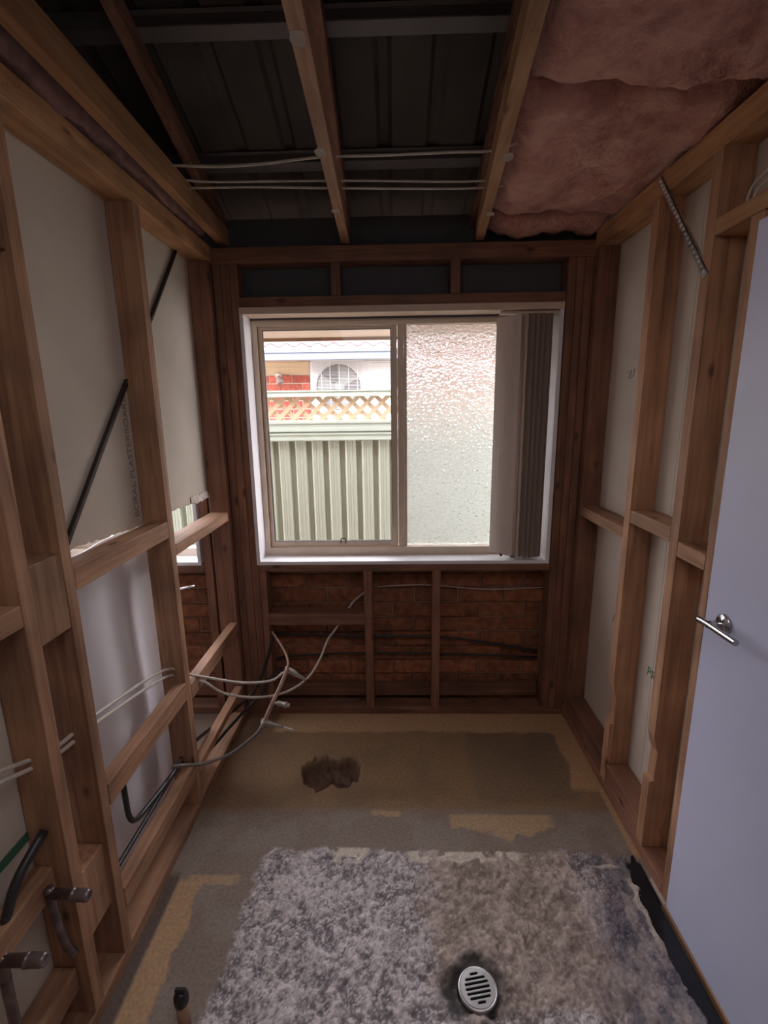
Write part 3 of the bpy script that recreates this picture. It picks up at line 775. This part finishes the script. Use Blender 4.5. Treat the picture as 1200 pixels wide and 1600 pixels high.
# ------------------------------------------------------------------ ceiling space
ce = empty('ceiling', (0, 1.2, 2.4), 'opened ceiling showing joists, rafters and roof sheets', kind='structure')
def sbeam(name, xa, xb_, w, y0, y1, z0, z1, set_, slope=0.0, parent=ce):
    """beam from y1 (back, x=xb_) to y0 (front, x=xa); slope raises it towards the front"""
    v = []
    for (x, y) in ((xa, y0), (xb_, y1)):
        dz = (y1-y)*slope
        v += [(x-w/2, y, z0+dz), (x+w/2, y, z0+dz), (x+w/2, y, z1+dz), (x-w/2, y, z1+dz)]
    f = [(0, 1, 2, 3), (7, 6, 5, 4), (0, 4, 5, 1), (1, 5, 6, 2), (2, 6, 7, 3), (3, 7, 4, 0)]
    return mkobj(name, v, f, set_[1], parent)
JX = [(-.745, -.779), (-.185, -.216), (.283, .392)]
for i, (xa, xb_) in enumerate(JX):
    z0, z1 = (2.375, 2.455) if i == 0 else (2.362, 2.432)
    y0 = -.9
    sl = (xb_-xa)/(2.3-1.06) if i else (xb_-xa)/(2.3-1.06)
    xf = xb_-(2.40-y0)*sl
    sbeam('ceiling_joist', xf, xb_, .037, y0, 2.42, z0, z1, YWOOD if i != 1 else WOOD)
for i, x in enumerate((-1.35, -.79, -.215, .372)):
    sbeam('rafter', x, x, .036, -.9, 2.66, 2.36, 2.43, RWOOD, .36)
# white paint daubs on the joists
for (x, y, l) in ((-.2085, 1.545, .05), (-.213, 1.97, .03), (-.188, 1.11, .05), (.345, 1.60, .05), (.375, 2.03, .035)):
    pl = []
    for q in range(14):
        a_ = 2*PI*q/14; e_ = 1+random.uniform(-.12, .12)
        pl.append((x+.016*e_*math.copysign(abs(math.cos(a_))**.6, math.cos(a_)), y+l/2+l/2*e_*math.copysign(abs(math.sin(a_))**.8, math.sin(a_))))
    prism('paint_daub', pl, 2, 2.3612, 2.3625, M['daub'], ce)
# roof sheets on battens
RS = .36
def roofz(y): return 2.452+(2.66-y)*RS
for yb in (2.66, 2.19, 1.73, 1.27, .75, .2):
    mb = MB()
    z = roofz(yb)
    rot = Matrix.Rotation(-math.atan(RS), 4, 'X')
    prof = [(-.045, .030), (-.030, .030), (-.022, 0), (.022, 0), (.030, .030), (.045, .030), (.045, .032), (.032, .032), (.024, .002), (-.024, .002), (-.032, .032), (-.045, .032)]
    v = []
    for x in (-3.0, 1.2):
        for (py, pz) in prof:
            q = rot @ Vector((0, py, pz)); v.append((x, yb+q.y, z+q.z-.02))
    n = len(prof)
    f = [tuple(range(n)), tuple(range(2*n-1, n-1, -1))]+[(i, i+n, (i+1) % n+n, (i+1) % n) for i in range(n)]
    mkobj('roof_batten', v, f, M['batten'], ce)
def roofsheet(x0, x1, lift):
    v = []; f = []; xs = []
    x = x0
    while x < x1-1e-6:
        xs += [(x, 0), (x+.13, 0), (x+.145, .016), (x+.175, .016)]; x += .19
    xs.append((min(x, x1), 0))
    for (xx, h) in xs:
        for y in (-1.3, 3.14): v.append((xx, y, roofz(y)+.018+h+lift))
    for i in range(len(xs)-1):
        a = i*2; f.append((a, a+1, a+3, a+2))
    o = mkobj('roof_sheet', v, f, M['roof'], ce)
    m = o.modifiers.new('t', 'SOLIDIFY'); m.thickness = .001
for k, x in enumerate((-3.04, -2.28, -1.52, -.76, 0.0, .76)):
    roofsheet(x, x+.76+.02, .0015*(k % 2))
# walls closing the roof space and the rooms around the camera
def shell(name, x, y, z, mat=M['plaster']):
    o = box(name, x, y, z, mat); tag(o, kind='structure'); return o
shell('wall_front', (-3.1, 1.3), (-1.32, -1.28), (0, 4.1), M['plaster'])
shell('wall_far_left', (-3.14, -3.10), (-1.3, 2.46), (0, 4.1), M['plaster'])
shell('wall_far_right', (1.28, 1.32), (-1.3, 2.86), (0, 4.1), M['plaster'])
shell('wall_back_left', (-3.1, -2.4), (D+.02, D+.09), (0, 2.3), M['plaster'])
cl = shell('ceiling_next_room', (-3.1, XL-DP-.03), (-1.28, 2.40), (2.365, 2.375), M['plaster'])

# insulation batts
def batt(name, x0, x1, y0, y1, z0, z1, seed, label, xsl=0):
    nx, ny = 44, max(6, int((y1-y0)/.016)); v = []; f = []
    for s in (0, 1):
        for i in range(nx+1):
            for j in range(ny+1):
                u = i/nx; w = j/ny
                x = x0+(x1-x0)*u+xsl*(1-w)*(1-u); y = y0+(y1-y0)*w
                edge = min(u, 1-u, .12)/.12; edy = min(w*(y1-y0), (1-w)*(y1-y0), .05)/.05
                e = (1-(1-edge)**2)*(1-(1-edy)**2)
                if s == 0:
                    z = z0+(1-e)*.045-(fbm(np.array(x*9.), np.array(y*9.), seed, 4)-.5)*.075*(.4+.6*e)
                    z = max(z, 2.388 if x > XR-.004 else 2.34)
                else: z = z1
                yy = y+(fbm(np.array(x*12.), np.array(3.3), seed+5, 3)-.5)*.05*(1 if j in (0, ny) else 0)
                v.append((x, float(yy), float(z)))
    w_ = ny+1; T = (nx+1)*w_
    for i in range(nx):
        for j in range(ny):
            a = i*w_+j; f.append((a, a+1, a+w_+1, a+w_)); f.append((T+a, T+a+w_, T+a+w_+1, T+a+1))
    for i in range(nx):
        a = i*w_; f.append((a, a+w_, T+a+w_, T+a)); b = a+ny; f.append((b, T+b, T+b+w_, b+w_))
    for j in range(ny):
        f.append((j, T+j, T+j+1, j+1)); a = nx*w_+j; f.append((a, a+1, T+a+1, T+a))
    o = mkobj(name, v, f, M['insul'], None, True)
    tag(o, label, 'insulation', 'pink insulation batts in the ceiling'); return o
batt('insulation_batt', .402, .975, 1.455, 2.225, 2.405, 2.47, 3, 'large pink insulation batt in the middle of the right ceiling bay', -.06)
batt('insulation_batt', .355, .985, .45, 1.425, 2.405, 2.50, 9, 'pink insulation batt nearest the camera at the upper right', -.04)
batt('insulation_batt', .415, .93, 2.238, 2.41, 2.378, 2.46, 15, 'short dark pink insulation offcut next to the window wall')
o = batt('insulation_batt', -.955, -.805, .6, 2.28, 2.372, 2.45, 21, 'narrow dusty pink insulation strip lying on the left wall plate')
o.data.materials[0] = plain('dusty_glasswool', s2l(138, 104, 98), 1.0, var=.3, scale=25, bump=.6)

# ------------------------------------------------------------------ cables and pipes
def wire(name, pts, r, mat, label, cat, group=None, n=8, k=5):
    o = tube(name, pts, r, mat, None, n, k); return tag(o, label, cat, group)
wire('cable', [(-.722, 1.75, 2.421), (-.571, 1.75, 2.414), (-.421, 1.74, 2.414), (-.232, 1.73, 2.424), (-.047, 1.72, 2.42), (.175, 1.71, 2.419), (.342, 1.70, 2.421), (.5, 1.68, 2.48)], .0042, M['cable'], 'single wavy white cable across the ceiling joists, nearest the camera', 'cable', 'cables across the ceiling')
wire('cable', [(-.739, 1.9, 2.441), (-.628, 1.91, 2.437), (-.193, 1.93, 2.440), (.34, 1.95, 2.436), (.5, 1.95, 2.48)], .0038, M['cable'], 'upper of the two straight white ceiling cables', 'cable', 'cables across the ceiling')
wire('cable', [(-.741, 1.93, 2.428), (-.498, 1.94, 2.430), (-.196, 1.96, 2.428), (.345, 1.98, 2.426), (.5, 1.98, 2.47)], .0042, M['cable'], 'lower of the two straight white ceiling cables', 'cable', 'cables across the ceiling')
c1 = [(-.874, .80, .90), (-.874, .89, .865), (-.874, 1.003, .812), (-.874, 1.065, .794), (-.874, 1.124, .787), (-.874, 1.223, .775), (-.874, 1.617, .684), (-.83, 1.74, .589), (-.801, 1.82, .529), (-.692, 1.93, .437), (-.581, 2.0, .406), (-.532, 2.05, .42), (-.485, 2.08, .381), (-.443, 2.1, .349)]
c2 = [(-.874, .80, .87), (-.874, .885, .84), (-.874, .994, .794), (-.874, 1.068, .773), (-.874, 1.139, .762), (-.874, 1.224, .750), (-.874, 1.615, .655), (-.858, 1.74, .574), (-.808, 1.8, .52), (-.755, 1.86, .43), (-.646, 1.95, .35), (-.538, 2.05, .311), (-.441, 2.12, .343), (-.388, 2.2, .402), (-.356, 2.27, .471), (-.32, 2.34, .502), (-.237, 2.425, .61), (-.162, 2.435, .674)]
wire('cable', c1, .0056, M['cable'], 'upper white cable threaded through the left studs, ending at the pipe tee', 'cable', 'white cables through the left studs')
wire('cable', c2, .0056, M['cable'], 'lower white cable threaded through the left studs, rising behind the sill', 'cable', 'white cables through the left studs')
wire('cable', [(.93, 1.425, 2.136), (.935, 1.414, 2.185), (.95, 1.386, 2.212), (.955, 1.30, 2.26)], .003, M['cable'], 'thin cable above the door lintel, left one', 'cable', 'cables above the door')
wire('cable', [(.93, 1.405, 2.136), (.94, 1.397, 2.173), (.95, 1.375, 2.190), (.955, 1.29, 2.22)], .003, M['cable'], 'thin cable above the door lintel, right one', 'cable', 'cables above the door')
wire('cable', [(-.099, 2.45, .692), (.05, 2.45, .701), (.209, 2.45, .699), (.482, 2.45, .675), (.787, 2.45, .684)], .003, M['cable'], 'thin grey cable along the bricks just below the window sill', 'cable')
wire('pipe', [(-.671, 2.438, .421), (-.281, 2.438, .409), (.212, 2.438, .404), (.564, 2.438, .357), (.775, 2.438, .318)], .007, M['cabledark'], 'upper black pipe running along the bricks under the window', 'pipe', 'black pipes under the window')
wire('pipe', [(-.679, 2.438, .282), (-.284, 2.438, .305), (.213, 2.438, .304), (.777, 2.438, .280)], .006, M['cabledark'], 'lower black pipe running along the bricks under the window', 'pipe', 'black pipes under the window')
wire('pipe', [(-.875, 1.290, .52), (-.875, 1.291, .42), (-.875, 1.297, .345), (-.872, 1.326, .307), (-.87, 1.411, .289), (-.865, 1.56, .273), (-.86, 1.64, .285)], .009, M['cabledark'], 'black pipe bent into a J below the nogging in the left wall', 'pipe')
wire('pipe', [(-.876, 1.155, .248), (-.876, 1.351, .249), (-.876, 1.53, .250), (-.872, 1.653, .246), (-.865, 1.75, .215), (-.86, 1.90, .12), (-.845, 2.10, .08), (-.79, 2.24, .10), (-.722, 2.29, .150), (-.700, 2.31, .200), (-.627, 2.36, .26)], .008, M['cabledark'], 'black pipe lying on the lowest left nogging and curving to the corner', 'pipe')
wire('pipe', [(-.872, 1.72, .262), (-.87, 1.833, .232), (-.86, 2.05, .160), (-.80, 2.22, .15), (-.735, 2.28, .22), (-.684, 2.322, .36), (-.66, 2.33, .45)], .008, M['cabledark'], 'black pipe climbing to the back left corner under the noggings', 'pipe')
wire('pipe', [(-.885, .70, .40), (-.88, .815, .497), (-.88, .878, .577), (-.87, .967, .630)], .011, M['cabledark'], 'black pipe slanting up to the nearest left stud', 'pipe')
# shower rough-in: grey hose, tube, two valves and a tee
ri = empty('tap_pipework', (-.59, 1.9, .27), 'grey flexible pipework with two tap fittings hanging in the back left corner', 'pipework')
tube('hose', [(-.86, 1.558, .313), (-.82, 1.575, .305), (-.795, 1.66, .24), (-.775, 1.75, .185), (-.712, 1.8, .184), (-.637, 1.84, .227), (-.61, 1.86, .25), (-.594, 1.88, .274)], .0068, M['hose'], ri, 10)
tube('riser_tube', [(-.594, 1.88, .274), (-.565, 1.92, .337), (-.532, 1.98, .402), (-.511, 2.02, .454)], .0095, M['tube'], ri, 12)
tube('thin_tube', [(-.511, 2.02, .454), (-.513, 2.05, .470), (-.541, 2.12, .481), (-.595, 2.22, .487), (-.655, 2.32, .493)], .0055, M['tube'], ri, 8)
a = Vector((-.562, 1.925, .342)); d_ = Vector((.103, -.025, -.004)).normalized()
lathe('valve', a, d_, [(0, .007), (.022, .007), (.023, .012), (.030, .0125), (.031, .0115), (.050, .0115), (.062, .0115), (.063, .0155), (.067, .0155), (.068, .009), (.082, .009), (.084, .007), (.084, .003)], M['fitting'], ri, 12)
a = Vector((-.598, 1.885, .272)); d_ = Vector((.147, -.035, -.016)).normalized()
lathe('valve', a, d_, [(-.012, .009), (-.01, .013), (.03, .013), (.034, .010), (.065, .009), (.07, .0075), (.09, .0075)], M['fitting'], ri, 12)
tg = cyl('spindle', a+d_*.088, a+d_*.145, .0028, M['chrome'], ri, 8); tag(tg, 'bright metal spindle')
a = Vector((-.600, 1.872, .262)); lathe('coupling', a, (-.35, -.25, -.55), [(-.02, .0095), (-.018, .011), (.0, .011), (.002, .0095), (.03, .0085)], M['fitting'], ri, 12)
a = Vector((-.512, 2.03, .448)); d_ = Vector((.09, -.03, -.035)).normalized()
lathe('tee', a, d_, [(-.01, .011), (.03, .012), (.05, .010), (.055, .006), (.095, .005)], M['fitting'], ri, 10)
# copper outlets at the lower left
tp_ = empty('tap_breech', (-.87, .955, .30), 'tarnished copper tap outlet with a threaded end, upper one at the left wall', 'pipework', 'copper tap outlets')
def outlet(root, y, z, x0, x1, tilt):
    d_ = Vector((x1-x0, tilt[0], tilt[1])).normalized(); L = x1-x0
    lathe('spout', (x0, y, z), d_, [(0, .013), (L*.55, .013), (L*.56, .0155), (L*.62, .0155), (L*.63, .0135), (L*.66, .015), (L*.70, .0135), (L*.74, .015), (L*.78, .0135), (L*.82, .015), (L*.86, .0135), (L*.90, .015), (L*.95, .0135), (L, .0135), (L+.001, .009), (L-.012, .008)], M['copper'], root, 16)
outlet(tp_, .930, .485, -.852, -.755, (0, -.004))
tube('riser', [(-.852, .930, .500), (-.852, .932, .44), (-.852, .938, .36), (-.850, .950, .29), (-.84, .955, .262)], .011, M['copper'], tp_, 10)
tq = empty('tap_breech', (-.95, .83, .40), 'tarnished copper tap outlet with a threaded end, lower one at the photo edge', 'pipework', 'copper tap outlets')
outlet(tq, .800, .462, -.87, -.772, (0, .004))
tube('riser', [(-.868, .800, .475), (-.872, .80, .38), (-.872, .80, .28), (-.872, .80, .245)], .011, M['copper'], tq, 10)

# capped pipe stub in the floor
ps = empty('capped_floor_pipe', (-.583, .965, 0), 'short tan pipe standing from the floor with a black taped cap', 'pipe')
lathe('pipe_body', (-.584, .968, -.002), (-.004, 0, 1), [(0, .0165), (.085, .0165)], plain('tan_plastic_pipe', s2l(175, 140, 115), .5), ps, 18)
lathe('cap', (-.5845, .968, .082), (-.05, .05, 1), [(0, .0185), (.012, .020), (.024, .019), (.032, .013), (.036, .006)], M['cabledark'], ps, 14)
box('cap_tab', (-.600, -.570), (.963, .975), (.114, .128), M['cabledark'], ps, .003)

# floor drain
dg = empty('floor_drain', (.224, 1.060, 0), 'round chrome floor waste grate with seven slots', 'drain')
R_ = .0555
ang = math.radians(10)
lathe('rim', (.224, 1.060, -.014), (0, 0, 1), [(0, R_-.002), (.016, R_), (.020, R_), (.0215, R_-.002), (.0205, R_-.005), (.017, R_-.0055)], M['chrome'], dg, 40, False)
# grate plate with real slots: rows of bars
mb = MB()
zt0, zt1 = .0045, .0085
Rp = R_-.006
pitch_ = .0118; sw = .0074
ca, sa = math.cos(ang), math.sin(ang)
def addstrip(u0, u1, v0, v1):
    q = []
    for (u, w) in ((u0, v0), (u1, v0), (u1, v1), (u0, v1)):
        q.append((.224+u*ca-w*sa, 1.060+u*sa+w*ca))
    mb.add([(x, y, zt0) for x, y in q]+[(x, y, zt1) for x, y in q], BOXF)
rows = 120
for k in range(rows):
    v0 = -Rp+2*Rp*k/rows; v1 = v0+2*Rp/rows+.0001; vm = (v0+v1)/2
    half = math.sqrt(max(0, Rp*Rp-vm*vm))
    s = (vm/pitch_); near = round(s)
    if abs(near) <= 3 and abs(vm-near*pitch_) < sw/2:
        sl = {0: .036, 1: .035, 2: .030, 3: .012}[abs(near)]
        rr_ = abs(vm-near*pitch_)/(sw/2); sl = sl-(sw/2)*(1-math.sqrt(max(0, 1-rr_*rr_)))
        addstrip(-half, -sl, v0, v1); addstrip(sl, half, v0, v1)
    else:
        addstrip(-half, half, v0, v1)
mb.build('grate', M['chrome'], dg)
lathe('sump', (.224, 1.060, -.011), (0, 0, 1), [(0, R_-.005), (.002, R_-.005)], M['black'], dg, 24)

# ------------------------------------------------------------------ outside
gr = shell('ground', (-8, 8), (-3, 12), (-.22, -.2), M['ground'])
FY = 3.732
fe = empty('steel_fence', (0, FY, -.2), 'pale green ribbed steel fence with a cream lattice top outside the window', 'fence')
# ribbed infill
def ribsheet(x0, n):
    P = .1297; v = []; f = []; pr = []
    for i in range(n):
        x = x0+i*P
        pr += [(x, .0), (x+.006, -.004), (x+.012, .0), (x+.030, 0), (x+.033, .003), (x+.036, 0), (x+.052, 0), (x+.055, .003), (x+.058, 0), (x+.078, 0), (x+.090, .036), (x+.118, .036)]
    pr.append((x0+n*P, 0))
    for x, dy in pr:
        v += [(x, FY+dy, -.15), (x, FY+dy, 1.432)]
    for i in range(len(pr)-1): f.append((i*2, i*2+2, i*2+3, i*2+1))
    o = mkobj('fence_sheet', v, f, M['fencegreen'], fe)
    mo = o.modifiers.new('t', 'SOLIDIFY'); mo.thickness = .0012
for s in range(-4, 4):
    ribsheet(-.905+s*6*.1297, 6)
def rail(z0, z1, y0=FY-.028, y1=FY+.05, name='rail', mat=None):
    mb = MB(); h = z1-z0
    mb.box((-4.0, 2.3), (y0, y1), (z0, z1)); mb.box((-4.0, 2.3), (y0-.007, y0+.002), (z0, z0+h*.30)); mb.box((-4.0, 2.3), (y0-.007, y0+.002), (z1-h*.22, z1))
    return mb.build(name, mat or M['ltgreen'], fe)
box('rail_web', (-4.0, 2.3), (FY-.01, FY+.03), (1.40, 1.56), M['ltgreen'], fe)
rail(1.408, 1.462); rail(1.475, 1.552); rail(1.735, 1.782)
for xp in (-2.4, 1.0):
    box('post', (xp, xp+.05), (FY-.02, FY+.06), (-.2, 1.735), M['ltgreen'], fe)
lz0, lz1 = 1.553, 1.734
dh = lz1-lz0
def lath(x, sgn, y):
    w = .032; dx = dh*1.02*sgn
    return prism('lattice_strip', [(x, lz0), (x+w*1.41, lz0), (x+w*1.41+dx, lz1), (x+dx, lz1)], 1, y, y+.006, M['cream'], fe)
for i in range(-28, 22):
    x = -.82+i*.113
    lath(x, 1, FY+.004); lath(x+.05, -1, FY+.014)

# neighbour's house
NY_ = 5.1
ho = empty('neighbour_house', (0, NY_, 0), 'neighbouring red brick house with gutter and tiled roof beyond the fence', 'house')
box('brick_backing', (-4.2, 3.2), (NY_+.012, NY_+.12), (-.2, 2.02), M['mortarwhite'], ho)
for r in range(11):
    z = 2.000-.0475-.086*r; off = .12 if r % 2 else 0.02
    for i in range(-8, 6):
        brick(ho, i*.24+off, NY_+.05, z, .230, .074, .10, M['redbrick'], .002)
box('frieze', (-4.2, 3.2), (NY_-.02, NY_+.03), (2.000, 2.135), M['cream'], ho)
box('frieze_moulding', (-4.2, 3.2), (NY_-.035, NY_-.02), (2.072, 2.12), M['cream'], ho)
box('soffit', (-4.2, 3.2), (4.72, NY_), (2.125, 2.14), M['beige'], ho)
g = MB(); g.box((-4.2, 3.2), (4.62, 4.70), (2.095, 2.172)); g.box((-4.2, 3.2), (4.605, 4.625), (2.160, 2.185)); g.box((-4.2, 3.2), (4.608, 4.62), (2.095, 2.110))
g.build('gutter', M['gutter'], ho)
# roof tiles: two waves each
tp0 = None
for r in range(6):
    for i in range(-13, 11):
        if tp0 is None:
            v = []; f = []; K = 16
            for k in range(K+1):
                x = .29*k/K; h = .030*(.5+.5*math.cos(2*PI*x/.145))
                for (y, z) in ((0, 0), (.36, .13)):
                    v += [(x, y, z+h), (x, y, z+h-.014)]
            for k in range(K):
                o = k*4; f += [(o, o+4, o+6, o+2), (o+1, o+3, o+7, o+5), (o, o+1, o+5, o+4), (o+2, o+6, o+7, o+3)]
            f += [(0, 2, 3, 1), (K*4, K*4+1, K*4+3, K*4+2)]
            tp0 = bpy.data.meshes.new('roof_tile'); tp0.from_pydata(v, [], f); tp0.materials.append(M['tile'])
        o = bpy.data.objects.new('roof_tile', tp0); COL.objects.link(o); o.parent = ho
        o.location = Vector((i*.292+.03, 4.60+r*.32, 2.212+r*.118))-wloc(ho)
# outside lamp on the neighbour's wall
ol = empty('outside_lamp', (-1.19, NY_-.05, 1.96), 'small white outdoor lamp on the red bricks at the left of the clear pane', 'lamp')
lathe('lamp_body', (-1.19, NY_-.003, 1.985), (0, -1, 0), [(0, .035), (.03, .035), (.05, .025), (.08, .02)], M['acwhite'], ol, 14)
lathe('lamp_head', (-1.175, NY_-.085, 1.975), (.3, -.3, -1), [(0, .015), (.02, .03), (.06, .04), (.075, .035), (.076, .01)], plain('grey_lamp_glass', s2l(150, 140, 140), .3), ol, 14)

# air conditioner outdoor unit
AX0, AX1, AY0, AY1, AZ0, AZ1 = -.826, .03, 4.832, 5.085, 1.52, 2.118
ac = empty('air_conditioner', ((AX0+AX1)/2, (AY0+AY1)/2, AZ0), 'white outdoor air conditioner unit on the brick wall beyond the fence', 'air conditioner')
fcx, fcz, fr_ = -.552, 1.852, .222
# casing with a round fan opening
v = []; f = []; K = 48
sq = []
for k in range(K):
    a = 2*PI*k/K; c_, s_ = math.cos(a), math.sin(a)
    x0_, x1_ = AX0, AX1-.30
    tx = ((x1_-fcx)/c_ if c_ > 1e-9 else (x0_-fcx)/c_ if c_ < -1e-9 else 1e9); tz = ((AZ1-fcz)/s_ if s_ > 1e-9 else (AZ0-fcz)/s_ if s_ < -1e-9 else 1e9)
    t_ = min(tx, tz)
    v += [(fcx+fr_*c_, AY0, fcz+fr_*s_), (fcx+t_*c_, AY0, fcz+t_*s_), (fcx+fr_*c_, AY0+.07, fcz+fr_*s_)]
for k in range(K):
    a = k*3; b = ((k+1) % K)*3
    f += [(a, b, b+1, a+1), (a, a+2, b+2, b)]
cs = MB(); cs.add(v, f)
for (cx_, cz_) in ((AX0, AZ0), (AX0, AZ1), (AX1-.30, AZ0), (AX1-.30, AZ1)):
    # fill the corner triangles left by the polygon
    best = sorted(range(K), key=lambda k: (v[k*3+1][0]-cx_)**2+(v[k*3+1][2]-cz_)**2)[:2]
    cs.add([(cx_, AY0, cz_), v[best[0]*3+1], v[best[1]*3+1]], [(0, 1, 2)])
cs.box((AX1-.30, AX1), (AY0, AY0+.01), (AZ0, AZ1)); cs.box((AX0, AX0+.004), (AY0, AY1), (AZ0, AZ1)); cs.box((AX1-.004, AX1), (AY0, AY1), (AZ0, AZ1))
cs.box((AX0, AX1), (AY0, AY1), (AZ1-.004, AZ1)); cs.box((AX0, AX1), (AY0, AY1), (AZ0, AZ0+.004)); cs.box((AX0, AX1), (AY1-.004, AY1), (AZ0, AZ1))
cs.build('casing', M['acwhite'], ac)
fb = MB()
for b in range(3):
    a0 = b*2*PI/3+.4
    vv = []
    for k in range(7):
        t_ = k/6; a = a0+t_*1.25
        for r_ in (.05, fr_-.012):
            vv.append((fcx+r_*math.cos(a), AY0+.05+.04*t_, fcz+r_*math.sin(a)))
    fb.add(vv, [(2*k, 2*k+2, 2*k+3, 2*k+1) for k in range(6)])
fb.build('fan_blades', M['fan'], ac)
lathe('fan_hub', (fcx, AY0+.10, fcz), (0, -1, 0), [(0, .055), (.05, .055), (.06, .03)], M['fan'], ac, 20)
box('fan_back', (AX0+.02, AX1-.32), (AY0+.12, AY0+.13), (AZ0+.02, AZ1-.02), plain('dark_fins', s2l(110, 112, 110), .7), ac)
gg = MB()
zz = fcz-.245
while zz < fcz+.25:
    gg.box((fcx-.25, fcx+.25), (AY0-.020, AY0-.017), (zz, zz+.0035)); zz += .0135
for xv in (-.25, -.16, -.075, .015, .105, .19, .247):
    gg.box((fcx+xv, fcx+xv+.006), (AY0-.024, AY0-.016), (fcz-.245, fcz+.25))
gg.box((fcx-.253, fcx+.256), (AY0-.024, AY0), (fcz+.246, fcz+.253)); gg.box((fcx-.253, fcx+.256), (AY0-.024, AY0), (fcz-.250, fcz-.244))
gg.build('fan_guard', M['acwhite'], ac)
for z in (2.075, 1.925, 1.885):
    box('groove', (AX1-.25, AX1-.07), (AY0-.001, AY0+.001), (z, z+.005), M['fan'], ac)
box('top_edge', (AX0-.006, AX1+.006), (AY0-.008, AY1), (AZ1-.025, AZ1-.0205), M['fan'], ac)
box('bracket', (AX0+.1, AX0+.14), (AY0+.02, NY_-.004), (AZ0-.04, AZ0-.001), M['galv'], ac)
box('bracket', (AX1-.14, AX1-.10), (AY0+.02, NY_-.004), (AZ0-.04, AZ0-.001), M['galv'], ac)
